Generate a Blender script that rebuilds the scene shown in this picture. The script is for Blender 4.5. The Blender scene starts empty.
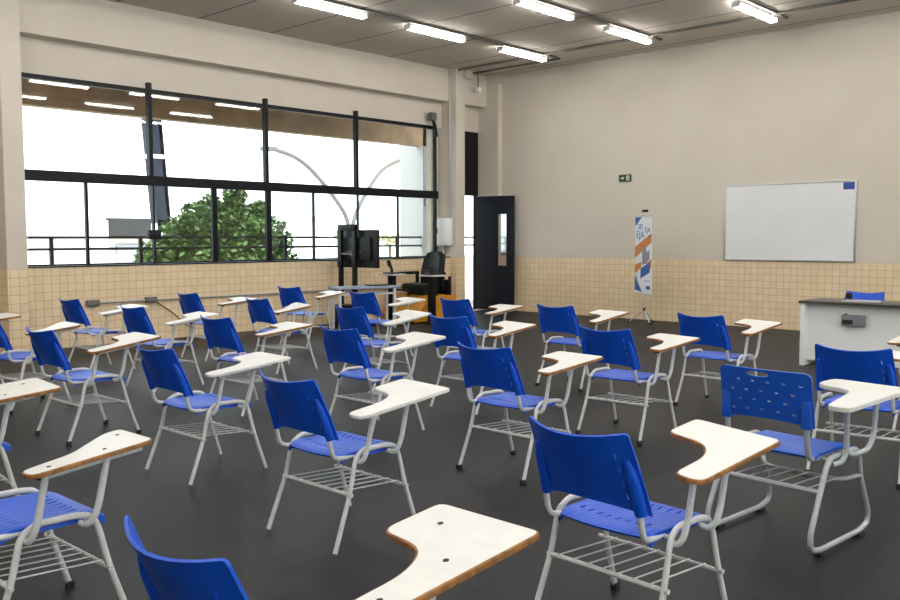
import bpy, bmesh, math, random
from mathutils import Vector, Matrix, Euler
random.seed(7)
S = bpy.context.scene
COL = S.collection
PI = math.pi

# ------------------------------------------------------------------ helpers
def srgb(r, g, b):
    f = lambda c: (c/255)/12.92 if c/255 <= .04045 else ((c/255+.055)/1.055)**2.4
    return (f(r), f(g), f(b), 1)

def mat(name, col, rough=.5, metal=0, spec=.5, noise=0, nscale=8, bump=0, coat=0):
    m = bpy.data.materials.new(name); m.use_nodes = True
    nt = m.node_tree; b = nt.nodes['Principled BSDF']
    b.inputs['Base Color'].default_value = col
    b.inputs['Roughness'].default_value = rough
    b.inputs['Metallic'].default_value = metal
    b.inputs['Specular IOR Level'].default_value = spec
    b.inputs['Coat Weight'].default_value = coat
    if noise or bump:
        tc = nt.nodes.new('ShaderNodeTexCoord'); n = nt.nodes.new('ShaderNodeTexNoise')
        n.inputs['Scale'].default_value = nscale; n.inputs['Detail'].default_value = 5
        nt.links.new(tc.outputs['Object'], n.inputs['Vector'])
        if noise:
            r = nt.nodes.new('ShaderNodeValToRGB')
            r.color_ramp.elements[0].position = .3; r.color_ramp.elements[1].position = .7
            r.color_ramp.elements[0].color = [c*(1-noise) for c in col[:3]]+[1]
            r.color_ramp.elements[1].color = [min(1, c*(1+noise)) for c in col[:3]]+[1]
            nt.links.new(n.outputs['Fac'], r.inputs['Fac']); nt.links.new(r.outputs['Color'], b.inputs['Base Color'])
        if bump:
            bp = nt.nodes.new('ShaderNodeBump'); bp.inputs['Strength'].default_value = bump; bp.inputs['Distance'].default_value = .01
            nt.links.new(n.outputs['Fac'], bp.inputs['Height']); nt.links.new(bp.outputs['Normal'], b.inputs['Normal'])
    return m

def emit(name, col, s):
    m = bpy.data.materials.new(name); m.use_nodes = True
    b = m.node_tree.nodes['Principled BSDF']
    b.inputs['Base Color'].default_value = col
    b.inputs['Emission Color'].default_value = col; b.inputs['Emission Strength'].default_value = s
    return m

def glassmat(name, tint, gloss=1.0):
    m = bpy.data.materials.new(name); m.use_nodes = True
    nt = m.node_tree; nt.nodes.clear()
    o = nt.nodes.new('ShaderNodeOutputMaterial'); mx = nt.nodes.new('ShaderNodeMixShader')
    t = nt.nodes.new('ShaderNodeBsdfTransparent'); g = nt.nodes.new('ShaderNodeBsdfGlossy'); fr = nt.nodes.new('ShaderNodeFresnel')
    t.inputs['Color'].default_value = tint; g.inputs['Roughness'].default_value = .02
    geo = nt.nodes.new('ShaderNodeNewGeometry'); ior = nt.nodes.new('ShaderNodeMix'); ior.data_type = 'FLOAT'
    ior.inputs[2].default_value = 1.5; ior.inputs[3].default_value = 1/1.5      # same reflectance on both faces of the sheet
    nt.links.new(geo.outputs['Backfacing'], ior.inputs['Factor']); nt.links.new(ior.outputs[0], fr.inputs['IOR'])
    nt.links.new(fr.outputs[0], mx.inputs[0]); nt.links.new(t.outputs[0], mx.inputs[1]); nt.links.new(g.outputs[0], mx.inputs[2])
    nt.links.new(mx.outputs[0], o.inputs[0])
    return m

def mesh(name, bm, ang=35):
    bmesh.ops.recalc_face_normals(bm, faces=bm.faces)
    me = bpy.data.meshes.new(name); bm.to_mesh(me); bm.free()
    me.polygons.foreach_set('use_smooth', [True]*len(me.polygons))
    me.set_sharp_from_angle(angle=math.radians(ang))
    return me

def obj(name, me, m=None, parent=None, loc=(0, 0, 0), rot=(0, 0, 0)):
    if isinstance(me, bmesh.types.BMesh): me = mesh(name, me)
    if m is not None and len(me.materials) == 0: me.materials.append(m)
    o = bpy.data.objects.new(name, me); COL.objects.link(o)
    o.location = loc; o.rotation_euler = rot
    if parent: o.parent = parent
    return o

def thing(name, label, cat, loc=(0, 0, 0), rotz=0, group=None):
    o = bpy.data.objects.new(name, None); COL.objects.link(o)
    o.empty_display_size = .1
    o.location = loc; o.rotation_euler = (0, 0, rotz)
    o['label'] = label; o['category'] = cat
    if group: o['group'] = group
    return o

def tag(o, label, cat, group=None, kind=None):
    o['label'] = label; o['category'] = cat
    if group: o['group'] = group
    if kind: o['kind'] = kind
    return o

def struct(name, bm, m, label=None, cat=None, parent=None, **k):
    o = obj(name, bm, m, parent, **k)
    o['kind'] = 'structure'
    if label: o['label'] = label
    if cat: o['category'] = cat
    return o

def B(): return bmesh.new()

def box(bm, x0, x1, y0, y1, z0, z1, bev=0, M=None):
    r = bmesh.ops.create_cube(bm, size=1)
    vs = r['verts']
    for v in vs:
        v.co = Vector((x0+(v.co.x+.5)*(x1-x0), y0+(v.co.y+.5)*(y1-y0), z0+(v.co.z+.5)*(z1-z0)))
    if bev:
        es = list({e for v in vs for e in v.link_edges})
        rr = bmesh.ops.bevel(bm, geom=es, offset=bev, segments=2, affect='EDGES', profile=.6)
        vs = list({v for f in rr['faces'] for v in f.verts} | {v for v in vs if v.is_valid})
    if M is not None:
        for v in vs: v.co = M @ v.co
    return bm

def bx(*a, **k): return box(B(), *a, **k)

def smooth_path(pts, r, n=4):
    P = [Vector(p) for p in pts]; out = [P[0]]
    for i in range(1, len(P)-1):
        a, b, c = P[i-1], P[i], P[i+1]
        d1 = (a-b); d2 = (c-b)
        t = min(r, d1.length*.49, d2.length*.49)
        p0 = b+d1.normalized()*t; p2 = b+d2.normalized()*t
        for k in range(n+1):
            s = k/n
            out.append(p0*(1-s)**2+b*2*s*(1-s)+p2*s*s)
    out.append(P[-1])
    return out

def tube(bm, pts, r, seg=8, fillet=0, squash=1, closed_caps=True):
    P = smooth_path(pts, fillet) if fillet and len(pts) > 2 else [Vector(p) for p in pts]
    Q = [P[0]]
    for p in P[1:]:
        if (p-Q[-1]).length > 1e-5: Q.append(p)
    P = Q
    up = None; rings = []
    for i, p in enumerate(P):
        t = (P[min(i+1, len(P)-1)]-P[max(i-1, 0)]).normalized()
        if up is None:
            up = Vector((1, 0, 0)) if abs(t.x) < .7 else Vector((0, 0, 1))
        a = (up-t*up.dot(t)).normalized(); b = t.cross(a); up = a
        rr = r[i] if isinstance(r, (list, tuple)) else r
        rings.append([bm.verts.new(p+(a*math.cos(2*PI*k/seg)*squash+b*math.sin(2*PI*k/seg))*rr) for k in range(seg)])
    for i in range(len(rings)-1):
        for k in range(seg):
            bm.faces.new((rings[i][k], rings[i][(k+1) % seg], rings[i+1][(k+1) % seg], rings[i+1][k]))
    if closed_caps:
        bm.faces.new(rings[0][::-1]); bm.faces.new(rings[-1])
    return bm

def tb(*a, **k): return tube(B(), *a, **k)

def lathe(bm, prof, c=(0, 0, 0), seg=20):
    rings = []
    for r, z in prof:
        rings.append([bm.verts.new((c[0]+r*math.cos(2*PI*k/seg), c[1]+r*math.sin(2*PI*k/seg), c[2]+z)) for k in range(seg)])
    for i in range(len(rings)-1):
        for k in range(seg):
            bm.faces.new((rings[i][k], rings[i][(k+1) % seg], rings[i+1][(k+1) % seg], rings[i+1][k]))
    bm.faces.new(rings[0][::-1]); bm.faces.new(rings[-1])
    return bm

def prism(bm, pts, z0, z1, zf=None):
    """polygon in xy (list) extruded between z0 and z1, optional height offset zf(x,y)"""
    h = zf or (lambda x, y: 0)
    a = [bm.verts.new((x, y, z0+h(x, y))) for x, y in pts]
    b = [bm.verts.new((x, y, z1+h(x, y))) for x, y in pts]
    n = len(pts)
    bm.faces.new(a[::-1]); bm.faces.new(b)
    for i in range(n):
        bm.faces.new((a[i], a[(i+1) % n], b[(i+1) % n], b[i]))
    return bm

def rounded(pts, rs, n=5):
    """round the corners of a closed polygon; rs radius per corner"""
    out = []; N = len(pts)
    for i in range(N):
        a, b, c = Vector(pts[i-1]), Vector(pts[i]), Vector(pts[(i+1) % N])
        d1, d2 = a-b, c-b
        r = min(rs[i], d1.length*.49, d2.length*.49)
        if r < 1e-4: out.append(tuple(b)); continue
        p0, p2 = b+d1.normalized()*r, b+d2.normalized()*r
        for k in range(n+1):
            s = k/n; q = p0*(1-s)**2+b*2*s*(1-s)+p2*s*s
            out.append((q.x, q.y))
    return out

def offset(pts, d):
    """shift a CCW polygon outward by d"""
    out = []; N = len(pts)
    for i in range(N):
        a, b, c = Vector(pts[i-1]), Vector(pts[i]), Vector(pts[(i+1) % N])
        t1 = (b-a); t2 = (c-b)
        n1 = Vector((t1.y, -t1.x)).normalized() if t1.length > 1e-7 else Vector((0, 0))
        n2 = Vector((t2.y, -t2.x)).normalized() if t2.length > 1e-7 else n1
        n = (n1+n2)
        n = n.normalized() if n.length > 1e-6 else n1
        out.append((b.x+n.x*d, b.y+n.y*d))
    return out

def shell(bm, us, vs, fn, thick, holes=(), warp={}):
    """curved panel: grid of us x vs, fn(u,v)->point, thickness along normal, hole cells removed"""
    nu, nv = len(us), len(vs)
    P = [[Vector(fn(*warp.get((i, j), (u, v)))) for j, v in enumerate(vs)] for i, u in enumerate(us)]
    def nrm(i, j):
        du = P[min(i+1, nu-1)][j]-P[max(i-1, 0)][j]; dv = P[i][min(j+1, nv-1)]-P[i][max(j-1, 0)]
        return du.cross(dv).normalized()
    A = [[None]*nv for _ in range(nu)]; C = [[None]*nv for _ in range(nu)]
    for i in range(nu):
        for j in range(nv):
            n = nrm(i, j)
            A[i][j] = bm.verts.new(P[i][j]+n*thick/2); C[i][j] = bm.verts.new(P[i][j]-n*thick/2)
    cell = lambda i, j: 0 <= i < nu-1 and 0 <= j < nv-1 and (i, j) not in holes
    for i in range(nu-1):
        for j in range(nv-1):
            if not cell(i, j): continue
            bm.faces.new((A[i][j], A[i+1][j], A[i+1][j+1], A[i][j+1]))
            bm.faces.new((C[i][j+1], C[i+1][j+1], C[i+1][j], C[i][j]))
            for (di, dj, a, b) in ((-1, 0, (i, j), (i, j+1)), (1, 0, (i+1, j+1), (i+1, j)), (0, -1, (i+1, j), (i, j)), (0, 1, (i, j+1), (i+1, j+1))):
                if not cell(i+di, j+dj):
                    bm.faces.new((A[a[0]][a[1]], A[b[0]][b[1]], C[b[0]][b[1]], C[a[0]][a[1]]))
    bmesh.ops.delete(bm, geom=[v for v in bm.verts if not v.link_faces], context='VERTS')
    return bm

def text_mesh(txt, size, depth=.001):
    c = bpy.data.curves.new('lettering', 'FONT'); c.body = txt; c.size = size; c.extrude = depth
    c.align_x = 'CENTER'; c.align_y = 'CENTER'; c.resolution_u = 2
    o = bpy.data.objects.new('lettering', c); COL.objects.link(o)
    dg = bpy.context.evaluated_depsgraph_get(); dg.update()
    me = bpy.data.meshes.new_from_object(o.evaluated_get(dg))
    bpy.data.objects.remove(o); bpy.data.curves.remove(c)
    return me

# ------------------------------------------------------------------ materials
BLUE = mat('blue_plastic', (.005, .080, .57, 1), .38, spec=.35, noise=.06, nscale=20)
SEATM = BLUE.copy(); SEATM.name = 'blue_plastic_grooved'
def _groove(m):
    nt = m.node_tree; tc = nt.nodes.new('ShaderNodeTexCoord'); w_ = nt.nodes.new('ShaderNodeTexWave'); bp = nt.nodes.new('ShaderNodeBump')
    w_.wave_type = 'BANDS'; w_.bands_direction = 'X'; w_.inputs['Scale'].default_value = 16; w_.inputs['Distortion'].default_value = .3
    bp.inputs['Strength'].default_value = .35; bp.inputs['Distance'].default_value = .003
    nt.links.new(tc.outputs['Object'], w_.inputs['Vector']); nt.links.new(w_.outputs['Fac'], bp.inputs['Height'])
    nt.links.new(bp.outputs['Normal'], nt.nodes['Principled BSDF'].inputs['Normal'])
_groove(SEATM)
TUBE = mat('light_grey_paint', (.60, .605, .61, 1), .38, spec=.5, noise=.08, nscale=30)
TUBE_SILVER = mat('silver_grey_paint', (.40, .42, .44, 1), .35, metal=.2, noise=.05, nscale=30)
RUBBER = mat('black_rubber', (.012, .012, .013, 1), .7)
LAMINATE = mat('white_laminate', (.70, .69, .665, 1), .38, noise=.03, nscale=25)
EDGE_BROWN = mat('worn_brown_edge', (.27, .115, .026, 1), .6, noise=.45, nscale=40)
EDGE_WHITE = mat('white_edge', (.66, .65, .62, 1), .5, noise=.06, nscale=40)
BLACK = mat('black_metal', (.006, .007, .010, 1), .4, spec=.2)
BLACKP = mat('black_plastic', (.008, .009, .010, 1), .45, spec=.25)
DOORM = mat('dark_door', (.007, .010, .017, 1), .42, spec=.25, noise=.25, nscale=6)
WHITE = mat('white_paint', (.85, .85, .845, 1), .45)
METAL = mat('galvanised_metal', (.42, .42, .40, 1), .45, metal=.5, noise=.1, nscale=20)
DARKM = mat('dark_galvanised', (.16, .155, .14, 1), .5, metal=.3)
GLASS = glassmat('window_glass', (.97, .985, .98, 1))
YELLOW = mat('yellow_orange_paint', (.62, .27, .015, 1), .4, noise=.08, nscale=10)
LEATHER = mat('black_vinyl', (.008, .009, .011, 1), .5, spec=.25, bump=.2, nscale=60)
GREYBLUE = mat('grey_blue_top', (.27, .33, .45, 1), .4)
DESKTOP = mat('dark_brown_top', (.055, .045, .038, 1), .4, noise=.15, nscale=15)
BOARD = mat('whiteboard_enamel', (.76, .77, .785, 1), .22, spec=.6, noise=.03, nscale=2.2, bump=.35)
ALU = mat('aluminium', (.6, .6, .6, 1), .35, metal=.8)
LAMP = emit('lamp_diffuser', (1, .97, .93, 1), 27)

def wall_material():
    m = bpy.data.materials.new('beige_wall_over_tiles'); m.use_nodes = True
    nt = m.node_tree; N = nt.nodes; L = nt.links; b = N['Principled BSDF']
    geo = N.new('ShaderNodeNewGeometry'); sp = N.new('ShaderNodeSeparateXYZ'); L.new(geo.outputs['Position'], sp.inputs[0])
    sn = N.new('ShaderNodeSeparateXYZ'); L.new(geo.outputs['True Normal'], sn.inputs[0])
    ab = N.new('ShaderNodeMath'); ab.operation = 'ABSOLUTE'; L.new(sn.outputs[0], ab.inputs[0])
    gt = N.new('ShaderNodeMath'); gt.operation = 'GREATER_THAN'; gt.inputs[1].default_value = .5; L.new(ab.outputs[0], gt.inputs[0])
    mu = N.new('ShaderNodeMix'); mu.data_type = 'FLOAT'
    L.new(gt.outputs[0], mu.inputs['Factor']); L.new(sp.outputs[0], mu.inputs[2]); L.new(sp.outputs[1], mu.inputs[3])
    cb = N.new('ShaderNodeCombineXYZ'); L.new(mu.outputs[0], cb.inputs[0]); L.new(sp.outputs[2], cb.inputs[1])
    br = N.new('ShaderNodeTexBrick'); br.offset = 0; br.squash = 1
    br.inputs['Scale'].default_value = 1; br.inputs['Brick Width'].default_value = .111; br.inputs['Row Height'].default_value = .111
    br.inputs['Mortar Size'].default_value = .0042; br.inputs['Mortar Smooth'].default_value = .3; br.inputs['Bias'].default_value = -.1
    br.inputs['Color1'].default_value = (.80, .645, .435, 1); br.inputs['Color2'].default_value = (.745, .585, .38, 1)
    br.inputs['Mortar'].default_value = (.53, .37, .20, 1)
    L.new(cb.outputs[0], br.inputs['Vector'])
    nz = N.new('ShaderNodeTexNoise'); nz.inputs['Scale'].default_value = 1.3; nz.inputs['Detail'].default_value = 6
    L.new(geo.outputs['Position'], nz.inputs['Vector'])
    rp = N.new('ShaderNodeValToRGB'); rp.color_ramp.elements[0].position = .3; rp.color_ramp.elements[1].position = .7
    rp.color_ramp.elements[0].color = (.60, .542, .465, 1); rp.color_ramp.elements[1].color = (.64, .582, .50, 1)
    L.new(nz.outputs['Fac'], rp.inputs['Fac'])
    lt = N.new('ShaderNodeMath'); lt.operation = 'LESS_THAN'; lt.inputs[1].default_value = 1.11; L.new(sp.outputs[2], lt.inputs[0])
    mc = N.new('ShaderNodeMix'); mc.data_type = 'RGBA'
    L.new(lt.outputs[0], mc.inputs['Factor']); L.new(rp.outputs['Color'], mc.inputs[6]); L.new(br.outputs['Color'], mc.inputs[7])
    L.new(mc.outputs[2], b.inputs['Base Color'])
    mr = N.new('ShaderNodeMix'); mr.data_type = 'FLOAT'; mr.inputs[2].default_value = .75; mr.inputs[3].default_value = .28
    L.new(lt.outputs[0], mr.inputs['Factor']); L.new(mr.outputs[0], b.inputs['Roughness'])
    inv = N.new('ShaderNodeMath'); inv.operation = 'MULTIPLY'; L.new(br.outputs['Fac'], inv.inputs[0]); L.new(lt.outputs[0], inv.inputs[1])
    bp = N.new('ShaderNodeBump'); bp.invert = True; bp.inputs['Strength'].default_value = .35; bp.inputs['Distance'].default_value = .004
    L.new(inv.outputs[0], bp.inputs['Height']); L.new(bp.outputs['Normal'], b.inputs['Normal'])
    return m
WALL = wall_material()

def seam_material(name, base, seam, xs, ys, w, rough, noise, nscale, spec=.22):
    """flat sheet with thin seams: xs / ys = (origin, pitch) or None"""
    m = bpy.data.materials.new(name); m.use_nodes = True
    nt = m.node_tree; N = nt.nodes; L = nt.links; b = N['Principled BSDF']
    geo = N.new('ShaderNodeNewGeometry'); sp = N.new('ShaderNodeSeparateXYZ'); L.new(geo.outputs['Position'], sp.inputs[0])
    nz = N.new('ShaderNodeTexNoise'); nz.inputs['Scale'].default_value = nscale; nz.inputs['Detail'].default_value = 8
    L.new(geo.outputs['Position'], nz.inputs['Vector'])
    rp = N.new('ShaderNodeValToRGB'); rp.color_ramp.elements[0].position = .3; rp.color_ramp.elements[1].position = .7
    rp.color_ramp.elements[0].color = [c*(1-noise) for c in base]+[1]; rp.color_ramp.elements[1].color = [c*(1+noise) for c in base]+[1]
    L.new(nz.outputs['Fac'], rp.inputs['Fac'])
    fac = None
    for k, ax in ((0, xs), (1, ys)):
        if not ax: continue
        a = N.new('ShaderNodeMath'); a.operation = 'SUBTRACT'; a.inputs[1].default_value = ax[0]-ax[1]*50+w/2*0; L.new(sp.outputs[k], a.inputs[0])
        md = N.new('ShaderNodeMath'); md.operation = 'MODULO'; md.inputs[1].default_value = ax[1]; L.new(a.outputs[0], md.inputs[0])
        l = N.new('ShaderNodeMath'); l.operation = 'LESS_THAN'; l.inputs[1].default_value = w; L.new(md.outputs[0], l.inputs[0])
        if fac is None: fac = l
        else:
            mx = N.new('ShaderNodeMath'); mx.operation = 'MAXIMUM'; L.new(fac.outputs[0], mx.inputs[0]); L.new(l.outputs[0], mx.inputs[1]); fac = mx
    mc = N.new('ShaderNodeMix'); mc.data_type = 'RGBA'; mc.inputs[7].default_value = list(seam)+[1]
    L.new(fac.outputs[0], mc.inputs['Factor']); L.new(rp.outputs['Color'], mc.inputs[6]); L.new(mc.outputs[2], b.inputs['Base Color'])
    b.inputs['Roughness'].default_value = rough; b.inputs['Specular IOR Level'].default_value = spec
    n2 = N.new('ShaderNodeTexNoise'); n2.inputs['Scale'].default_value = 60; L.new(geo.outputs['Position'], n2.inputs['Vector'])
    bp = N.new('ShaderNodeBump'); bp.inputs['Strength'].default_value = .12; bp.inputs['Distance'].default_value = .003
    L.new(n2.outputs['Fac'], bp.inputs['Height']); L.new(bp.outputs['Normal'], b.inputs['Normal'])
    return m
FLOORM = seam_material('charcoal_rubber_floor', (.0145, .0150, .0172), (.004, .004, .005), (-3.395, 2.11), (2.76, 2.16), .011, .5, .16, 2.5)
CEILM = seam_material('ceiling_panels', (.62, .565, .50), (.12, .10, .08), None, (10.05, 1.31), .03, .8, .05, .9)

# ------------------------------------------------------------------ room
XW, XR, YB, YF, ZC = -12.15, 3.2, 14.29, -3.5, 4.83
struct('floor', bx(-12.5, XR, YF, YB+.2, -.1, 0), FLOORM)
struct('ceiling', bx(-12.6, XR+.2, YF-.2, YB+.2, ZC, ZC+.2), CEILM)
struct('wall_back', bx(-12.6, XR+.2, YB, YB+.2, 0, ZC), WALL)
w = B()
box(w, XR, XR+.2, YF-.2, YB, 0, 1.11); box(w, XR, XR+.2, YF-.2, YB, 3.7, ZC)
for a, b_ in ((YF-.2, -2.6), (3.9, 4.6), (11.2, YB)): box(w, XR, XR+.2, a, b_, 1.11, 3.7)
struct('wall_right', w, WALL)
for k, (a, b_) in enumerate(((-2.6, 3.9), (4.6, 11.2))):  # unseen windows added to let daylight in from the right
    wn = thing('window_%d' % (k+2), 'wide black-framed window added for daylight in the unseen right wall', 'window', (XR+.1, 0, 0)); wn['kind'] = 'structure'
    f = B(); box(f, -.03, .03, a, b_, 1.11, 1.16); box(f, -.03, .03, a, b_, 3.65, 3.7); box(f, -.03, .03, a, b_, 2.29, 2.43)
    n_ = 4
    for q in range(n_+1):
        y_ = a+(b_-a-.06)*q/n_; box(f, -.03, .03, y_, y_+.06, 1.16, 3.65)
    obj('window_frame', f, BLACK, wn)
    for q in range(n_):
        y_ = a+(b_-a-.06)*q/n_; obj('window_pane', bx(-.004, .004, y_+.06, y_+(b_-a-.06)/n_, 1.16, 3.65), GLASS, wn)
struct('sun_block_slab', bx(XR+.2, XR+2.6, YF-2, YB, 4.5, 4.7), CEILM)  # unseen overhang added to keep the sun out of the right windows
struct('wall_front', bx(-12.6, XR, YF-.2, YF, 0, ZC), WALL)
XG = -12.35                                    # glass plane
struct('wall_left', bx(-12.45, XW, YF, 13.04, 0, 1.11), WALL, 'tan tiled wall below the window', 'wall')
struct('wall_left', bx(-12.55, -12.375, YF, 14.29, 3.70, 4.20), WALL, 'beige wall strip above the window', 'wall')
struct('wall_left', bx(-12.55, XW, YF, 14.16, 4.20, ZC), WALL, 'deep beige beam under the ceiling over the window', 'beam')
struct('wall_left', bx(-12.60, -12.47, 12.83, 13.04, 1.11, 3.70), WALL, 'narrow beige wall between window and pillar', 'wall')
struct('wall_left', bx(-12.50, XG+.05, YF, 4.70, 1.11, 3.70), WALL, 'beige wall left of the window', 'wall')
w = B()
box(w, -12.5, -11.98, 13.03, 13.29, 0, ZC)
box(w, -12.02, -11.90, 13.25, 13.44, ZC-.17, ZC)
struct('pillar', w, WALL, 'beige pillar with tiled foot between window and open door', 'pillar')
w = B(); box(w, -12.45, -11.80, 4.41, 4.665, 0, ZC)
struct('pillar', w, WALL, 'beige pillar at the left end of the window', 'pillar')
w = B()
box(w, -12.5, -11.84, 14.15, 14.29, 0, ZC)
box(w, -11.84, -11.70, 14.17, 14.29, ZC-.17, ZC)
struct('trim_1', w, WALL, 'shallow beige corner pilaster behind the dark door', 'pilaster')
struct('trim_2', bx(-12.47, XW+.012, 4.69, 13.03, 1.11, 1.128), BLACK, 'thin black sill strip along the window', 'sill')

# window: frame, bars and single panes
win = thing('window_1', 'long black-framed window with thick middle bar', 'window', (XG, 0, 0)); win['kind'] = 'structure'
Y0, Y1 = 4.70, 12.83
f = B()
box(f, -.03, .03, Y0, Y1, 3.645, 3.71); box(f, -.03, .03, Y0, Y1, 1.128, 1.15)
box(f, -.03, .03, Y1-.05, Y1, 1.13, 3.70); box(f, -.03, .03, Y0, Y0+.06, 1.13, 3.70)
obj('window_frame', f, BLACK, win)
obj('middle_bar', bx(-.05, .06, Y0, Y1+.02, 2.285, 2.43), BLACK, win)
UP = [6.70, 8.77, 10.74]
for y in UP: obj('mullion', bx(-.035, .045, y-.032, y+.032, 2.43, 3.80), BLACK, win)
LOW = [(5.71, .02), (6.73, .014), (7.77, .045), (8.80, .05), (9.75, .014), (10.77, .012), (11.78, .012)]
for y, h in LOW: obj('lower_mullion', bx(-.02, .03, y-h, y+h, 1.15, 2.285), BLACK, win)
ed = [Y0+.06]+UP+[Y1-.05]
for a, b in zip(ed, ed[1:]): obj('window_pane', bx(-.004, .004, a, b, 2.43, 3.645), GLASS, win)
ed = [Y0+.06]+[y for y, _ in LOW]+[Y1-.05]
for a, b in zip(ed, ed[1:]): obj('window_pane', bx(-.004, .004, a, b, 1.15, 2.285), GLASS, win)
obj('window_latch', bx(-.03, .05, 6.63, 6.83, 1.49, 1.63, bev=.01), BLACKP, win)

# doorway: dark panel over the opening and the open leaf
struct('trim_3', bx(-12.44, -12.38, 13.29, 14.15, 2.38, 3.70), BLACKP, 'black panel above the open doorway', 'door panel')
dr = thing('door_1', 'open dark door leaf with tall narrow glass', 'door', (-12.285, 13.96, 0), .215); dr['kind'] = 'structure'
DW, DH = .905, 2.36
d = B(); gx0, gx1, gz0, gz1 = .53, .74, .93, 1.99
box(d, 0, gx0, -.02, .02, .02, DH); box(d, gx1, DW, -.02, .02, .02, DH)
box(d, gx0, gx1, -.02, .02, .02, gz0); box(d, gx0, gx1, -.02, .02, gz1, DH)
obj('door_leaf', d, DOORM, dr)
d = B()
for a in ((gx0-.03, gx0, gz0-.03, gz1+.03), (gx1, gx1+.03, gz0-.03, gz1+.03)): box(d, a[0], a[1], -.028, .028, a[2], a[3])
for a in ((gz0-.03, gz0), (gz1, gz1+.03)): box(d, gx0, gx1, -.028, .028, a[0], a[1])
obj('glazing_bead', d, BLACK, dr)
obj('door_glass', bx(gx0, gx1, -.004, .004, gz0, gz1), mat('mirror_film', (.55, .57, .58, 1), .04, metal=1), dr)
h = B(); tube(h, [(.86, -.02, 1.16), (.86, -.06, 1.16), (.80, -.065, 1.16)], .010, fillet=.02)
box(h, .845, .875, -.03, -.02, 1.02, 1.22)
obj('door_handle', h, BLACKP, dr)
obj('door_frame', bx(-.04, .0, -.03, .03, 0, DH+.02), BLACK, dr)

# ------------------------------------------------------------------ ceiling lights and conduits
def lamp(x, y, label):
    t = thing('ceiling_light', label, 'ceiling light', (x, y, ZC), 0, 'fluorescent lights on the ceiling')
    obj('lamp_housing', LM['h'], WHITE, t); obj('diffuser', LM['d'], LAMP, t)
    for s in (-1, 1): obj('end_cap', LM['e'], WHITE, t, (0, s*.635, 0))
LM = {}
LM['h'] = mesh('lamp_housing', bx(-.045, .045, -.63, .63, -.064, -.022, bev=.006))
d = B()
prof = [(-.04, -.062), (-.058, -.072), (-.054, -.092), (-.03, -.102), (.03, -.102), (.054, -.092), (.058, -.072), (.04, -.062)]
for (s, r) in ((-.715, 0), (.715, 1)):
    pass
va = [d.verts.new((x, -.62, z)) for x, z in prof]; vb = [d.verts.new((x, .62, z)) for x, z in prof]
for i in range(len(prof)):
    j = (i+1) % len(prof); d.faces.new((va[i], va[j], vb[j], vb[i]))
d.faces.new(va[::-1]); d.faces.new(vb)
LM['d'] = mesh('diffuser', d, 60)
LM['e'] = mesh('end_cap', bx(-.061, .061, -.02, .02, -.105, -.022, bev=.012))
names = {(-10.02, 12.66): 'lit tube light nearest the window pillar', (-10.02, 10.45): 'lit tube light second from the pillar along the window row',
         (-10.02, 8.27): 'lit tube light at the left end of the window row', (-7.85, 12.66): 'lit tube light of the middle row nearest the back wall',
         (-7.85, 10.42): 'lit tube light of the middle row cut by the top of the photo', (-5.72, 12.66): 'lit tube light farthest right over the whiteboard'}
LX = [-10.02, -7.85, -5.72, -3.55, -1.4, .75, 2.6]; LY = [12.66, 10.43, 8.27, 5.85, 3.6, 1.3, -1.0]
for x in LX:
    for y in LY:
        lab = next((v for k, v in names.items() if abs(k[0]-x) < .05 and abs(k[1]-y) < .06), 'lit tube light on the ceiling out of the picture')
        lamp(x, y, lab)
for i, x in enumerate(LX):
    c = B(); box(c, x+.10, x+.145, YF+.02, 13.5, ZC-.034, ZC-.006)
    nm = ['window side', 'middle', 'whiteboard side', 'fourth', 'fifth', 'sixth', 'seventh']
    tag(obj('cable_tray', c, DARKM), 'dark perforated cable tray along the %s row of lights' % nm[i], 'cable tray', 'cable trays along the light rows')
tag(obj('conduit', tb([(-11.96, 13.1, ZC-.024), (2.9, 13.1, ZC-.024)], .022), DARKM), 'grey conduit crossing the ceiling before the back wall', 'conduit')
tag(obj('conduit', tb([(-12.16, 13.62, ZC-.016), (-9.9, 13.62, ZC-.016)], .018), DARKM), 'short grey conduit on the ceiling nearest the corner', 'conduit')
tag(obj('conduit', tb([(-12.13, 13.012, ZC-.01), (-12.13, 13.012, 1.89)], .02), METAL), 'long grey conduit down the pillar to the electrical panel', 'conduit')
tag(obj('conduit', tb([(-12.44, 12.93, 3.62), (-12.44, 12.93, 1.89)], .018), METAL), 'grey conduit beside the window edge above the electrical panel', 'conduit')
tag(obj('conduit', tb([(-12.3, 12.985, 1.35), (-12.3, 12.985, 1.11)], .04), METAL), 'short grey duct below the electrical panel', 'conduit')
t = thing('ceiling_sensor', 'small sensor hanging on a dark rod over the doorway', 'sensor', (-12.0, 13.72, ZC))
obj('rod', tb([(0, 0, 0), (0, 0, -.30)], .011), DARKM, t); obj('sensor_head', bx(-.05, .05, -.05, .05, -.38, -.29, bev=.015), WHITE, t)
t = thing('siren', 'grey box with drooping black cable at the top right of the window', 'siren', (-12.31, 12.62, 3.80))
obj('siren_box', bx(0, .13, -.06, .08, 0, .15, bev=.012), DARKM, t)
obj('siren_cable', tb([(.08, .02, .02), (.10, .06, -.12), (.06, .13, -.30)], .035, fillet=.08), BLACKP, t)
t = thing('electrical_panel', 'white electrical panel box on the pillar by the door', 'electrical panel', (-12.46, 12.91, 1.35))
obj('panel_box', bx(0, .39, .013, .118, 0, .54, bev=.006), WHITE, t)
obj('panel_door', bx(.03, .36, 0, .013, .03, .51, bev=.005), WHITE, t)
obj('panel_latch', bx(.07, .09, -.008, 0, .24, .36), DARKM, t)

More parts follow.
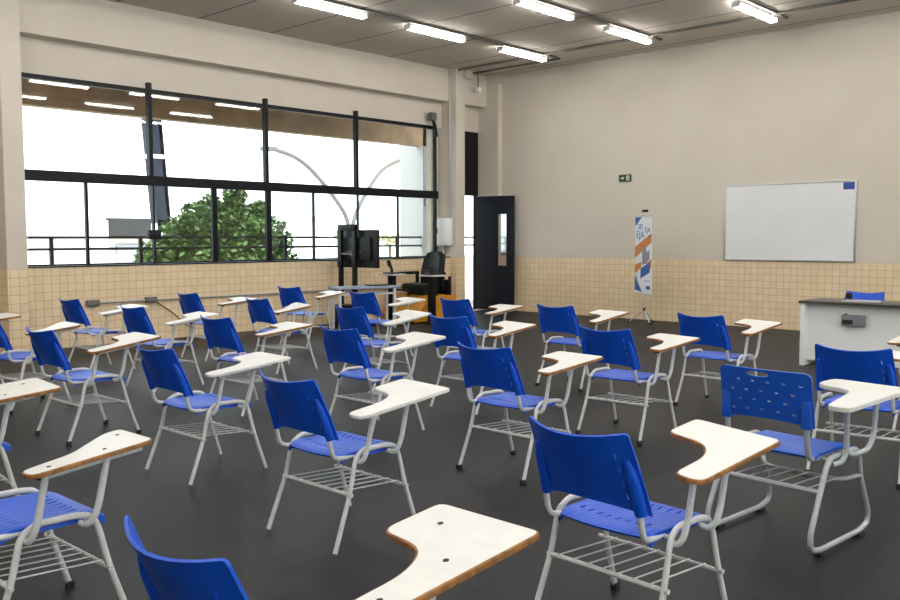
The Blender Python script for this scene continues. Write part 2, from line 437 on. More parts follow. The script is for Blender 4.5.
# wall conduit under the window
t = thing('wall_conduit', 'thin grey conduit along the tiles under the window', 'conduit', (XW, 0, .6))
obj('pipe', tb([(.025, 5.7, 0), (.025, 13.0, -.02)], .016), METAL, t)
for y in (5.66, 6.54): obj('junction_box', bx(0, .055, y-.09, y+.09, -.045, .045, bev=.01), DARKM, t)
tag(obj('hanging_cable', tb([(XW+.02, 6.62, .57), (XW+.03, 6.9, .38), (XW+.03, 7.1, .18), (XW+.05, 7.25, .12)], .007, fillet=.1), BLACKP), 'thin dark cable drooping from the conduit box on the tiles', 'cable')

# ------------------------------------------------------------------ whiteboard, exit sign, banner
t = thing('whiteboard', 'large whiteboard with aluminium frame on the back wall', 'whiteboard', (-5.84, YB, 1.12))
obj('board_panel', bx(-1.06, 1.06, -.022, -.004, .015, 1.245), BOARD, t)
fr = B()
for a in ((-1.075, -1.05, 0, 1.26), (1.05, 1.075, 0, 1.26)): box(fr, a[0], a[1], -.03, -.002, a[2], a[3], bev=.003)
for a in ((0, .022), (1.238, 1.26)): box(fr, -1.05, 1.05, -.03, -.002, a[0], a[1], bev=.003)
obj('board_frame', fr, ALU, t)
obj('blue_sticker', bx(.87, 1.04, -.025, -.022, 1.12, 1.23), mat('blue_sticker', (.02, .06, .30, 1), .5), t)
EXG = mat('exit_green', (.006, .05, .022, 1), .5); EXW = mat('exit_mark', (.75, .8, .6, 1), .5)
t = thing('exit_sign', 'small dark green exit sign with pale arrow and figure', 'sign', (-8.885, YB, 2.60))
obj('sign_plate', bx(-.13, .13, -.02, -.002, -.065, .065, bev=.004), EXG, t)
a = B(); prism(a, [(-.085, -.012), (-.045, -.012), (-.045, -.03), (-.01, 0), (-.045, .03), (-.045, .012), (-.085, .012)], 0, .003)
obj('arrow', a, EXW, t, (0, -.02, 0), (PI/2, 0, 0))
a = B(); prism(a, [(.03, -.045), (.095, -.045), (.095, .045), (.03, .045)], 0, .002)
obj('doorway_mark', a, EXW, t, (0, -.02, 0), (PI/2, 0, 0))
a = B(); lathe(a, [(.001, 0), (.010, 0), (.010, .003)], (.066, .030, .002), 10)
prism(a, [(.052, -.035), (.060, -.038), (.066, -.015), (.078, -.035), (.084, -.03), (.074, -.002), (.078, .018), (.058, .018), (.060, -.005)], .002, .004)
obj('running_figure', a, EXG, t, (0, -.02, 0), (PI/2, 0, 0))

ban = thing('roll_up_banner', 'narrow white blue and orange banner on a tripod stand', 'banner', (-8.135, 13.70, 0), math.atan2(-.24, .47))
PW = mat('banner_white', (.78, .80, .84, 1), .5); PB = mat('banner_blue', (.035, .10, .38, 1), .5); PO = mat('banner_orange', (.62, .22, .03, 1), .5); PGY = mat('banner_grey', (.25, .26, .30, 1), .5)
hw = .265
obj('banner_sheet', bx(-hw, hw, -.004, .004, .53, 1.87), PW, ban)
def bpoly(name, pts, m, dep=.0012, y=-.0045): 
    q = B(); prism(q, pts, 0, dep); obj(name, q, m, ban, (0, y, 0), (PI/2, 0, 0))
bpoly('blue_corner', [(-hw, 1.70), (-hw, 1.86), (-.06, 1.86)], PB)
bpoly('orange_stripe', [(-hw, 1.14), (hw, 1.42), (hw, 1.58), (-hw, 1.34)], PO)
bpoly('orange_stripe', [(-hw, .86), (-.06, .98), (-.06, 1.08), (-hw, 1.02)], PO)
bpoly('orange_stripe', [(.12, .90), (hw, .98), (hw, 1.14), (.12, 1.06)], PO)
bpoly('blue_stripe', [(-hw, .58), (-.02, .54), (-hw, .84)], PB)
bpoly('blue_stripe', [(-.08, .78), (.22, .90), (.22, 1.08), (-.08, .96)], PB, .0014)
bpoly('grey_photo', [(-.03, 1.02), (.13, 1.06), (.13, 1.20), (.06, 1.38), (-.03, 1.30)], PGY, .0022)
bpoly('grey_photo', [(.04, 1.05), (.20, 1.12), (.20, 1.28), (.04, 1.22)], PGY, .0018)
for (x, z, s, tx) in ((-.10, 1.69, .13, 'SEI'), (-.10, 1.545, .18, 'EJA'), (.13, 1.63, .13, 'EJA'), (.18, 1.52, .08, 'SE')):
    obj('banner_lettering', text_mesh(tx, s), PB, ban, (x, -.0065, z), (PI/2, 0, 0))
obj('banner_lettering', text_mesh('ENSINO', .075), PB, ban, (-.20, -.0065, .72), (PI/2, PI/2*-1, 0))
bpoly('footer_lettering', [(.10, .60), (.23, .60), (.23, .66), (.10, .66)], PB)
bpoly('footer_lettering', [(.05, .74), (.22, .74), (.22, .75), (.05, .75)], PB)
obj('banner_rail', tb([(-hw-.01, 0, 1.875), (hw+.01, 0, 1.875)], .010), ALU, ban); obj('banner_rail', tb([(-hw-.01, 0, .525), (hw+.01, 0, .525)], .012), ALU, ban)
obj('pole', tb([(0, .03, .06), (0, .03, 1.95)], .011), ALU, ban)
obj('top_clip', bx(-.06, .06, -.01, .05, 1.945, 1.99, bev=.01), BLACKP, ban)
for k in range(3):
    a = PI/2+2*PI*k/3+.35
    lg = obj('leg', tb([(0, .03, .24), (.27*math.cos(a), .03+.27*math.sin(a), .012)], .009), ALU, ban)
    obj('rubber_foot', bx(-.015, .015, -.015, .015, -.012, .012), RUBBER, lg, (.27*math.cos(a), .03+.27*math.sin(a), .012))
obj('collar', tb([(0, .03, .215), (0, .03, .265)], .024), BLACKP, ban)

# ------------------------------------------------------------------ student chairs
def zt(x, y): return .682+.096*(y+.122)-.037*(x-.381)
PIV = Vector((.30, .10, .70))
OUT_L = rounded([(.381, -.13), (.386, .445), (.022, .432), (.022, .212), (.20, .20), (.262, .09), (.268, -.13)],
                [.05, .03, .035, .05, .07, .10, .045])
OUT_S = rounded([(.378, -.118), (.374, .36), (.03, .395), (.03, .32), (.14, .185), (.215, .10), (.262, -.113)],
                [.05, .05, .05, .06, .05, .10, .045])
OUT_C = rounded([(.382, -.195), (.39, .50), (-.02, .53), (-.03, .33), (.20, .25), (.235, .03), (.272, -.195)],
                [.06, .05, .06, .07, .08, .10, .05])
def tablet_meshes(tagname, outl, band=.006, edge_h=.018, dz=0, flat=None):
    zf = (lambda x, y: zt(x, y)+dz) if flat is None else (lambda x, y: flat+.02*y)
    inner = offset(outl, -band)
    top = B(); prism(top, inner, -edge_h+.002, .0006, zf)
    me_top = mesh('writing_tablet', top, 30)
    b = B(); n = len(outl)
    mid = offset(outl, .0008)
    rings = []
    for pts, z in ((inner, 0), (outl, -.002), (mid, -edge_h*.5), (outl, -edge_h+.002), (inner, -edge_h)):
        rings.append([b.verts.new((x, y, z+zf(x, y))) for x, y in pts])
    rings.append(rings[0])
    for i in range(5):
        for k in range(n):
            b.faces.new((rings[i][k], rings[i][(k+1) % n], rings[i+1][(k+1) % n], rings[i+1][k]))
    return me_top, mesh('edge_band', b, 60)
CM = {}
for key, o_, kw in (('L', OUT_L, {}), ('S', OUT_S, {}), ('C', OUT_C, dict(edge_h=.024, flat=.722))):
    CM['top'+key], e1 = tablet_meshes(key, o_, **kw)
    CM['top'+key].materials.append(LAMINATE)
    e2 = e1.copy(); e1.materials.append(EDGE_BROWN); e2.materials.append(EDGE_WHITE)
    CM['brown'+key], CM['white'+key] = e1, e2

# back: curved panel with slits and two sleeves
def back_fn(u, v):
    hwid = .241+(.220-.241)*v-.012*max(0, v-.8)*0
    x = hwid*u
    y0 = -.202+(-.321+.202)*(v**1.15)
    z0 = .543+.03*(1-abs(u)**2.2); z1 = .848-.026*(1-abs(u)**2)-(.010*max(0, (abs(u)-.94)/.06)**2)
    return (x, y0-.066*(1-u*u)+.008, z0+(z1-z0)*v)
us = [-1, -.985, -.95, -.88, -.80, -.735, -.712, -.62, -.5, -.36, -.2, 0, .2, .36, .5, .62, .712, .735, .80, .88, .95, .985, 1]
vs = [0, .03, .14, .22, .32, .40, .50, .58, .68, .76, .86, .94, .98, 1]
hol = {(i, j) for i in (5, 16) for j in (2, 4, 6, 8)}
b = B(); shell(b, us, vs, back_fn, .009, hol)
for s in (-1, 1):                        # sleeves that swallow the support tubes
    p = [Vector(back_fn(s*.87, v)) for v in (0, .25, .5, .68)]
    tube(b, [q+Vector((0, -.006, -.004 if i == 0 else 0)) for i, q in enumerate(p)], [.024, .024, .022, .010], seg=10, squash=1)
CM['backrest'] = mesh('backrest', b, 40); CM['backrest'].materials.append(BLUE)

def seat_fn(u, v):
    y = -.155+.39*v
    y -= .028*(1-u*u)*(1-v)**2
    wv = .205+.012*math.sin(PI*min(1, v*1.1))
    z = .462-.014*(1-u*u)*math.sin(PI*min(1, v*1.05))-.030*max(0, (v-.8)/.2)**2-.018*max(0, (.12-v)/.12)**2-.004*max(0, (abs(u)-.9)/.1)-.026*max(0, (abs(u)-.975)/.025)
    return (wv*u, y, z)
us = [-1, -.975, -.93, -.84, -.76, -.72, -.56, -.52, -.36, -.32, -.16, -.12, .04, .08, .24, .28, .44, .48, .64, .68, .84, .93, .975, 1]
vs = [0, .04, .12, .20, .29, .37, .46, .54, .63, .71, .80, .88, .95, 1]
hol = {(i, j) for i in (4, 6, 8, 10, 12, 14, 16, 18) for j in (3, 9)}
b = B(); shell(b, us, vs, seat_fn, .010, hol)
CM['seat'] = mesh('seat', b, 45); CM['seat'].materials.append(SEATM)

TR = .0128
def sx(s, pts): return [(s*x, y, z) for x, y, z in pts]
rear = [(.268, -.246, .012), (.256, -.142, .272), (.253, -.105, .425), (.250, -.085, .452)]
rail = [(.250, -.088, .448), (.247, -.045, .474), (.244, .03, .472), (.244, .10, .472), (.247, .155, .462), (.250, .176, .432)]
front = [(.250, .174, .437), (.252, .188, .40), (.258, .222, .25), (.268, .301, .012)]
for s, k in ((-1, 'l'), (1, 'r')):
    for nm, pts, fl in (('rear', rear, .05), ('front', front, .05)):
        CM[nm+k] = mesh('leg', tb(sx(s, pts), TR, 10, fl, squash=.85), 50); CM[nm+k].materials.append(TUBE)
    CM['rail'+k] = mesh('side_rail', tb(sx(s, rail), TR, 10, .05, squash=.85), 50); CM['rail'+k].materials.append(TUBE)
    CM['sup'+k] = mesh('back_support', tb(sx(s, [(.205, .02, .447), (.205, -.13, .440), (.212, -.205, .450), (.212, -.222, .52), (.208, -.245, .66)]), .0115, 9, .06), 50)
    CM['sup'+k].materials.append(TUBE)
CM['foot'] = mesh('rubber_foot', bx(-.0155, .0155, -.0155, .0155, -.012, .020, bev=.004)); CM['foot'].materials.append(RUBBER)
CM['rbar'] = mesh('rack_bar', tb([(-.266, -.146, .272), (.278, -.146, .272)], .010, 8)); CM['rbar'].materials.append(TUBE)
CM['fbar'] = mesh('rack_bar', tb([(-.29, .216, .25), (.282, .216, .25)], .010, 8)); CM['fbar'].materials.append(TUBE)
w = B()
for i in range(7):
    x = -.205+.41*i/6
    tube(w, [(x, -.152, .282), (x, .220, .260)], .0034, 5)
CM['wires'] = mesh('book_rack', w); CM['wires'].materials.append(TUBE)
CM['xbar1'] = mesh('cross_bar', tb([(-.245, -.075, .438), (.245, -.075, .438)], .010, 8)); CM['xbar1'].materials.append(TUBE)
CM['xbar2'] = mesh('cross_bar', tb([(-.245, .15, .432), (.245, .15, .432)], .010, 8)); CM['xbar2'].materials.append(TUBE)
CM['post1'] = mesh('tablet_post', tb([(.297, -.022, .668), (.290, -.052, .50), (.285, -.070, .445), (.266, -.080, .418), (.240, -.088, .430)], .0135, 10, .035, squash=.85), 50)
CM['post2'] = mesh('tablet_post', tb([(.297, .208, .690), (.290, .170, .50), (.285, .148, .450), (.264, .132, .430), (.238, .122, .440)], .0135, 10, .035, squash=.85), 50)
b = B(); box(b, .272, .325, -.055, .335, -.043, -.017, bev=.009)
for v in b.verts: v.co.z += zt(v.co.x, v.co.y)
CM['bracket'] = mesh('tablet_bracket', b)
b = B(); box(b, .275, .322, -.063, -.050, -.041, -.019, bev=.003)
for v in b.verts: v.co.z += zt(v.co.x, v.co.y)
CM['tip'] = mesh('end_plug', b); CM['tip'].materials.append(RUBBER)
for k in ('post1', 'post2', 'bracket'): CM[k].materials.append(TUBE)
CM['screw'] = mesh('screw_head', lathe(B(), [(.0005, .0022), (.008, .002), (.008, 0)], seg=12)); CM['screw'].materials.append(RUBBER)

def mirrored(me):
    k = me.name+'_m'
    if k not in CM:
        c = me.copy()
        for v in c.vertices: v.co.x = -v.co.x
        c.flip_normals(); CM[k] = c
    return CM[k]

def chair(x, y, th, label, edge='brown', shape='L', feet=True, tb_=None, mirror=False, tablet=True, screws=False, group='blue tablet-arm chairs in rows'):
    t = thing('tablet_chair' if tablet else 'teacher_chair', label, 'chair', (x, y, 0), th, group if tablet else None)
    G = (lambda k: mirrored(CM[k])) if mirror else (lambda k: CM[k])
    obj('backrest', G('backrest'), None, t); obj('seat', G('seat'), None, t)
    for k in ('rearl', 'rearr', 'frontl', 'frontr'):
        lg = obj('leg', G(k), None, t)
        if feet:
            px = .268*(-1 if (k[-1] == 'l') != mirror else 1); py = -.246 if k[:4] == 'rear' else .301
            obj('rubber_foot', CM['foot'], None, lg, (px, py, .012))
    for k in ('raill', 'railr'): obj('side_rail', G(k), None, t)
    for k in ('supl', 'supr'): obj('back_support', G(k), None, t)
    for k in ('xbar1', 'xbar2'): obj('cross_bar', G(k), None, t)
    for k in ('rbar', 'fbar'): obj('rack_bar', G(k), None, t)
    obj('book_rack', G('wires'), None, t)
    if not tablet: return t
    for k in ('post1', 'post2'): obj('tablet_post', G(k), None, t)
    M = Matrix.Identity(4); e = (0, 0, 0); L = Vector((0, 0, 0))
    if tb_:
        rz, rx, ry, dx, dy, dz = tb_
        e = Euler((rx, ry, rz), 'XYZ'); R = e.to_matrix(); L = PIV+Vector((dx, dy, dz))-R @ PIV
    tp = obj('writing_tablet', G('top'+shape), None, t, L, e)
    obj('edge_band', G(edge+shape), None, tp)
    br_ = obj('tablet_bracket', G('bracket'), None, t, L, e)
    obj('end_plug', G('tip'), None, br_)
    if screws:
        for q in ((.32, -.03), (.30, .19), (.13, .33)):
            obj('screw_head', CM['screw'], None, tp, (q[0], q[1], zt(*q)+.0006), (math.atan(.096), 0, 0))
    return t

CH = [
 ('B', -1.761, 2.874, -.0598, [.005, -.003, .058, .005, 0, .001], 'brown', 'L', True, 'large blue chair with brown-edged tablet in front of the perforated-back chair'),
 ('A', -3.459, 2.872, -.0057, [-.071, .029, -.004, 0, -.029, -.008], 'white', 'L', False, 'blue chair with plain white tablet standing alone in the centre foreground'),
 ('P', -5.022, 3.039, -.007, [-.025, .003, -.017, -.003, -.012, -.003], 'white', 'L', False, 'blue chair with white-edged tablet, just left of the centre foreground chair'),
 ('Q', -6.637, 3.005, .009, [.066, .025, .001, .007, .014, .004], 'brown', 'L', True, 'blue chair with brown-edged tablet in the second row, third from the left edge'),
 ('T', -8.174, 3.158, .069, [.01, -.001, -.02, .001, .005, 0], 'brown', 'S', True, 'blue chair half cut by the left edge, with a curved brown-edged tablet'),
 ('U', -9.535, 3.104, -.0242, None, 'brown', 'L', True, 'chair mostly outside the left edge, only its tablet tip showing before the pillar'),
 ('X', -1.756, 1.302, -.015, [-.05, .032, -.037, .034, .016, .016], 'brown', 'L', True, 'nearest blue chair at the bottom edge, its big white tablet cut off below'),
 ('V', -3.474, 1.312, .0105, [.003, .008, -.095, -.032, .022, -.009], 'brown', 'S', True, 'blue chair at bottom left with slim curved brown-edged tablet, backrest out of frame'),
 ('W', -4.971, 1.54, -.0729, None, 'brown', 'L', True, 'chair at the left edge above the bottom left one, mainly its tablet showing'),
 ('J', -3.561, 4.437, -.0157, [-.014, -.014, -.015, .001, -.007, -.001], 'brown', 'L', True, 'blue chair with brown-edged tablet directly left of the large foreground chair, third row'),
 ('M', -5.079, 4.551, -.0309, [-.013, .016, 0, .002, -.002, .001], 'white', 'L', False, 'blue chair with white tablet directly behind the lone centre foreground chair'),
 ('Z', -6.570, 4.431, .0274, [.003, -.006, -.024, 0, .003, .006], 'brown', 'L', False, 'blue chair just behind the white-edged tablet left of centre, third row'),
 ('R', -8.218, 4.535, .0311, [-.005, .017, -.022, -.002, -.006, -.005], 'white', 'L', False, 'blue chair with white tablet at left, second in the third row from the window'),
 ('S', -9.767, 4.596, .0375, [.016, .002, -.009, -.002, -.005, -.005], 'white', 'L', False, 'blue chair with white tablet nearest the tiles under the window, far left'),
 ('D', -1.873, 5.862, .0686, None, 'brown', 'L', True, 'deep blue chair at the right edge in front of the white desk'),
 ('H', -3.600, 5.830, .011, [-.035, -.019, 0, -.001, -.004, .003], 'brown', 'L', True, 'blue chair with brown-edged tablet right of centre, fourth row, before the banner'),
 ('K', -5.163, 5.822, -.0058, [.01, .009, .004, .002, -.002, -.004], 'brown', 'L', False, 'blue chair with brown-edged tablet at centre, fourth row, in line with the door'),
 ('N', -6.596, 5.953, -.036, [.008, .039, .021, 0, 0, 0], 'white', 'L', False, 'blue chair with white tablet at centre left, fourth row, before the monitor table'),
 ('AA', -8.259, 6.032, -.0278, [-.006, .03, -.008, -.092, -.119, .009], 'brown', 'S', False, 'blue chair at left with smooth pointed tablet swung behind its backrest'),
 ('Y', -9.757, 6.049, .0262, [.073, -.023, -.005, .016, .029, .014], 'brown', 'L', False, 'blue chair by the tiles at left below the bush, its brown-edged tablet against the wall'),
 ('E', -1.822, 7.469, -.0262, None, 'brown', 'L', False, 'left-handed chair at the right edge, only its tablet tip before the desk showing'),
 ('F', -3.609, 7.365, -.0488, [-.002, .011, .003, .002, .002, .004], 'brown', 'L', True, 'blue chair with brown-edged tablet below the whiteboard, beside the white desk'),
 ('I', -5.178, 7.384, -.0135, [-.004, .019, -.014, -.004, -.004, .004], 'brown', 'L', True, 'blue chair with brown-edged tablet left of the banner, in the farthest row'),
 ('L', -6.573, 7.439, -.019, [.008, .003, -.021, -.003, -.005, -.003], 'brown', 'L', True, 'blue chair in the farthest row right in front of the yellow simulator and dark door'),
 ('O', -8.237, 7.545, .0274, [-.023, -.018, .011, -.006, -.005, 0], 'white', 'L', False, 'blue chair with white tablet in the farthest row, just before the grey-blue monitor table'),
 ('AB', -9.930, 7.685, .1, [.033, -.012, -.004, .006, .008, .009], 'brown', 'L', False, 'blue chair in the farthest row by the tiles, left of the monitor table'),
]
for n, x, y, th, tb_, edge, shape, feet, lab in CH:
    chair(x, y, th, lab, edge, shape, feet, tb_, mirror=(n == 'E'), screws=n in ('X', 'V', 'W'))
chair(-3.63, 10.98, PI+.03, 'blue chair behind the white desk, only the top of its backrest showing', feet=True, tablet=False)

# the sled-base chair with a perforated back
t = thing('tablet_chair', 'blue chair with perforated back, grip hole and silver sled base at right', 'chair', (-1.766, 4.413, 0), -.085, 'blue tablet-arm chairs in rows')
SB = mat('blue_plastic_smooth', (.006, .085, .50, 1), .4)
def cb_fn(u, v):
    x = .238*u*(1-.012*v); r = max(0, (abs(u)-.86)/.14)
    z = .605+.022*(1-abs(u)**2)+(.868-.605-.022*(1-abs(u)**2))*v - (.018*r*r*max(0, v-.7)/.3)
    return (x, -.225-.045*v-.028*(1-u*u), z)
NU, NV = 49, 27
us = [-1+2*i/(NU-1) for i in range(NU)]; vs = [j/(NV-1) for j in range(NV)]
hol = set()
for i in range(NU-1):
    for j in range(NV-1):
        u, v = (us[i]+us[i+1])/2, (vs[j]+vs[j+1])/2
        if ((u+.10)/.26)**2+((v-.90)/.055)**2 < 1: hol.add((i, j))
warp = {}
for (i, j) in list(hol):
    for a, c_ in ((i, j), (i+1, j), (i, j+1), (i+1, j+1)):
        if all((a-p, c_-q) in hol for p in (0, 1) for q in (0, 1)): continue
        du, dv = (us[a]+.10)/.26, (vs[c_]-.90)/.055
        k = math.hypot(du, dv); warp[(a, c_)] = (-.10+.26*du/k, .90+.055*dv/k)
for r, jv in enumerate((4, 9, 14, 19)):
    for c_ in range(5):
        i = 6+c_*8+(4 if r % 2 else 0)
        if i < NU-6: hol |= {(i, jv), (i+1, jv)}
b = B(); shell(b, us, vs, cb_fn, .010, hol, warp)
for s in (-1, 1): box(b, s*.207-.024, s*.207+.024, -.262, -.222, .60, .735, bev=.008)
obj('backrest', mesh('backrest', b, 40), SB, t)
def cs_fn(u, v):
    return (.218*u, -.165+.39*v, .462-.010*(1-u*u)*math.sin(PI*v)-.022*max(0, (v-.85)/.15)**2-.014*max(0, (.1-v)/.1)**2)
us = [-1+i/8 for i in range(17)]; vs = [0, .04, .1, .2, .35, .5, .65, .8, .88, .95, 1]
b = B(); shell(b, us, vs, cs_fn, .014)
obj('seat', mesh('seat', b, 45), SB, t)
RT = .0135
for s in (-1, 1):
    loop = [(.262, 0, .452), (.262, -.11, .452), (.262, -.155, .41), (.268, -.31, .12), (.268, -.305, .05), (.268, -.22, .028), (.268, .22, .028),
            (.268, .315, .05), (.268, .318, .11), (.262, .225, .31), (.262, .205, .42), (.262, .16, .455), (.262, 0, .455)]
    lf = obj('sled_leg', tb(sx(s, loop), RT, 10, .05), TUBE_SILVER, t)
    for yy in (-.2, .22): obj('rubber_foot', bx(s*.268-.018, s*.268+.018, yy-.03, yy+.03, 0, .022, bev=.004), RUBBER, lf)
    obj('back_support', tb(sx(s, [(.20, .02, .446), (.20, -.15, .440), (.205, -.215, .455), (.206, -.238, .54), (.206, -.244, .66)]), .013, 10, .06), TUBE_SILVER, t)
obj('cross_bar', tb([(-.25, -.10, .436), (.25, -.10, .436)], .012), TUBE_SILVER, t)
obj('rack_bar', tb([(-.262, -.20, .30), (.262, -.20, .30)], .013), TUBE_SILVER, t)
obj('rack_bar', tb([(-.262, .225, .31), (-.20, .14, .285), (.20, .14, .285), (.262, .225, .31)], .012, 8, .05), TUBE_SILVER, t)
w = B()
for i in range(6): tube(w, [(-.19+.38*i/5, -.20, .305), (-.19+.38*i/5, .14, .295)], .0035, 5)
obj('book_rack', w, TUBE_SILVER, t)
obj('tablet_post', tb([(.292, -.01, .70), (.292, -.008, .47), (.288, -.04, .425), (.27, -.11, .42)], .0135, 10, .05), TUBE_SILVER, t)
obj('tablet_post', tb([(.292, .33, .70), (.292, .30, .50), (.288, .25, .44), (.275, .12, .432), (.262, .07, .445)], .0135, 10, .05), TUBE_SILVER, t)
tp = obj('writing_tablet', CM['topC'], None, t); obj('edge_band', CM['whiteC'], None, tp)

# ------------------------------------------------------------------ teacher's desk
t = thing('teacher_desk', "white teacher's desk with dark brown top", 'desk', (-4.07, 10.40, 0))
DL = 1.26
obj('desk_top', bx(-.02, DL+.02, -.02, .64, .735, .762, bev=.004), DESKTOP, t)
obj('side_panel', bx(0, .05, 0, .62, 0, .735, bev=.003), WHITE, t); obj('side_panel', bx(DL-.05, DL, 0, .62, 0, .735, bev=.003), WHITE, t)
obj('front_panel', bx(.05, DL-.05, .10, .12, .06, .735), WHITE, t)
PG = mat('grey_box_paint', (.19, .205, .225, 1), .5)
t = thing('socket_box', "grey metal box with dark slot fixed on the desk front", 'socket box', (-3.60, 10.498, .495))
obj('box_body', bx(-.02, .235, -.06, .0, 0, .125, bev=.006), PG, t); obj('slot', bx(.0, .11, -.066, -.058, .02, .07), RUBBER, t)
obj('box_clip', bx(.01, .04, -.05, -.02, .123, .14), EDGE_BROWN, t)
t = thing('webcam', 'small black webcam on the desk top', 'webcam', (-3.66, 10.80, .762))
obj('webcam_body', lathe(B(), [(.005, .02), (.035, .03), (.042, .06), (.03, .09), (.004, .095)]), BLACKP, t); obj('webcam_base', bx(-.05, .05, -.04, .04, 0, .022, bev=.006), BLACKP, t)
tag(obj('folder', bx(-.19, .19, -.12, .12, 0, .014, bev=.004), mat('grey_plastic_cover', (.42, .44, .48, 1), .35), None, (-3.47, 10.64, .762), (0, 0, .15)), 'flat grey folder lying on the desk top', 'folder')

# ------------------------------------------------------------------ simulator corner
t = thing('monitor_stand', 'tall black monitor stand with two posts near the window', 'monitor stand', (-11.64, 9.93, 0))
for x in (-.19, .17): obj('post', bx(x-.04, x+.04, -.03, .03, 0.05, 1.71, bev=.004), BLACK, t)
obj('top_plate', bx(-.23, .21, -.035, .03, 1.63, 1.735, bev=.004), BLACK, t)
obj('stand_foot', bx(-.36, .34, -.10, .40, 0, .05, bev=.008), BLACK, t)
obj('cross_rail', bx(-.20, .14, -.025, .025, 1.22, 1.25), DARKM, t)
t = thing('monitor', 'flat black monitor seen from behind on the stand', 'monitor', (-11.51, 10.01, 1.0), -.03)
obj('monitor_body', bx(-.54, .54, .0, .055, 0, .64, bev=.01), BLACKP, t)
obj('rear_cover', bx(-.36, .40, -.045, .002, .12, .52, bev=.02), BLACKP, t)
obj('screen', bx(-.52, .52, .055, .058, .02, .62), mat('dark_screen', (.01, .01, .012, 1), .12), t)
bd = B()
for k in range(8): box(bd, -.22+.055*k, -.205+.055*k, -.048, -.044, .27, .285)
obj('mount_holes', bd, METAL, t)
obj('round_badge', bx(-.10, -.06, -.049, -.044, .20, .24), METAL, t)
t = thing('equipment_box', 'black equipment box with round white badge at the foot of the monitor stand', 'equipment box', (-11.37, 9.66, -.03))
obj('box_body', bx(-.16, .16, -.13, .13, .03, .42, bev=.008), BLACKP, t)
r = B(); tube(r, [(.045*math.cos(a), -.135, .30+.045*math.sin(a)) for a in [2*PI*k/16 for k in range(17)]], .012, 6)
obj('badge', r, WHITE, t)
t = thing('monitor_table', 'grey-blue topped table on white legs before the monitor', 'table', (-10.93, 9.70, 0), math.atan2(1.12, .37)-PI/2)
obj('table_top', bx(-.42, .0, -.50, .60, .665, .705, bev=.012), GREYBLUE, t)
for x in (-.37, -.05):
    for y in (-.44, .54): obj('leg', bx(x-.022, x+.022, y-.022, y+.022, 0, .665, bev=.004), TUBE, t)
obj('apron', bx(-.07, -.04, -.42, .52, .57, .60), TUBE, t); obj('apron', bx(-.38, -.35, -.42, .52, .57, .60), TUBE, t)
tag(obj('keyboard', bx(-.09, .09, -.20, .20, 0, .022, bev=.005), BLACKP, None, (-11.02, 10.05, .706), (0, 0, -.3)), 'dark keyboard lying on the right end of the grey-blue table', 'keyboard')

t = thing('simulator_seat', 'machine simulator with black seat on a yellow base by the door', 'simulator', (-11.46, 11.62, 0))
yb = B()
pr = [(-.72, 0.02), (.36, .02), (.36, .46), (-.30, .46), (-.72, .14)]
va = [yb.verts.new((-.46, y, z)) for y, z in pr]; vb = [yb.verts.new((.46, y, z)) for y, z in pr]
for i in range(5): yb.faces.new((va[i], va[(i+1) % 5], vb[(i+1) % 5], vb[i]))
yb.faces.new(va[::-1]); yb.faces.new(vb)
base = obj('base', yb, YELLOW, t)
obj('hatch_panel', bx(-.30, .30, -.28, .25, .455, .47), YELLOW, base)
obj('floor_skirt', bx(-.47, .47, -.74, .38, 0, .03), BLACK, base)
obj('seat_cushion', bx(-.27, .27, -.36, .14, .52, .68, bev=.05), LEATHER, t)
obj('cushion_mount', bx(-.20, .20, -.25, .12, .465, .54), BLACK, t)
sb = B()
def sbf(u, v):
    wv = .265*(1-.14*max(0, v-.5)/.5)*(1-.15*max(0, .35-v)/.35)*(1-.22*max(0, (v-.82)/.18)**2)
    return (wv*u, .17+.15*v-.06*(u*u), .60+.66*v-.05*(abs(u)**3)*max(0, v-.7)/.3)
us = [-1+i/6 for i in range(13)]; vs = [j/12 for j in range(13)]
shell(sb, us, vs, sbf, .12)
bmesh.ops.bevel(sb, geom=[e for e in sb.edges if len(e.link_faces) == 2 and e.calc_face_angle(0) > .9], offset=.035, segments=3, affect='EDGES')
obj('seat_back', mesh('seat_back', sb, 60), LEATHER, t)
obj('lumbar_pad', bx(-.15, .15, .045, .10, .72, .92, bev=.025), LEATHER, t)
for s_ in (-1, 1):
    obj('armrest', bx(s_*.34-.045, s_*.34+.045, -.36, .16, .83, .885, bev=.02), LEATHER, t)
    obj('armrest_bracket', bx(s_*.33-.02, s_*.33+.02, .10, .16, .55, .84), BLACK, t)
obj('back_frame', bx(-.36, .36, .24, .30, .46, .74, bev=.01), BLACK, t)
obj('rear_post', bx(.34, .38, .26, .30, .03, .80), BLACK, t)
TRAY = mat('pale_tray', (.62, .63, .65, 1), .4)
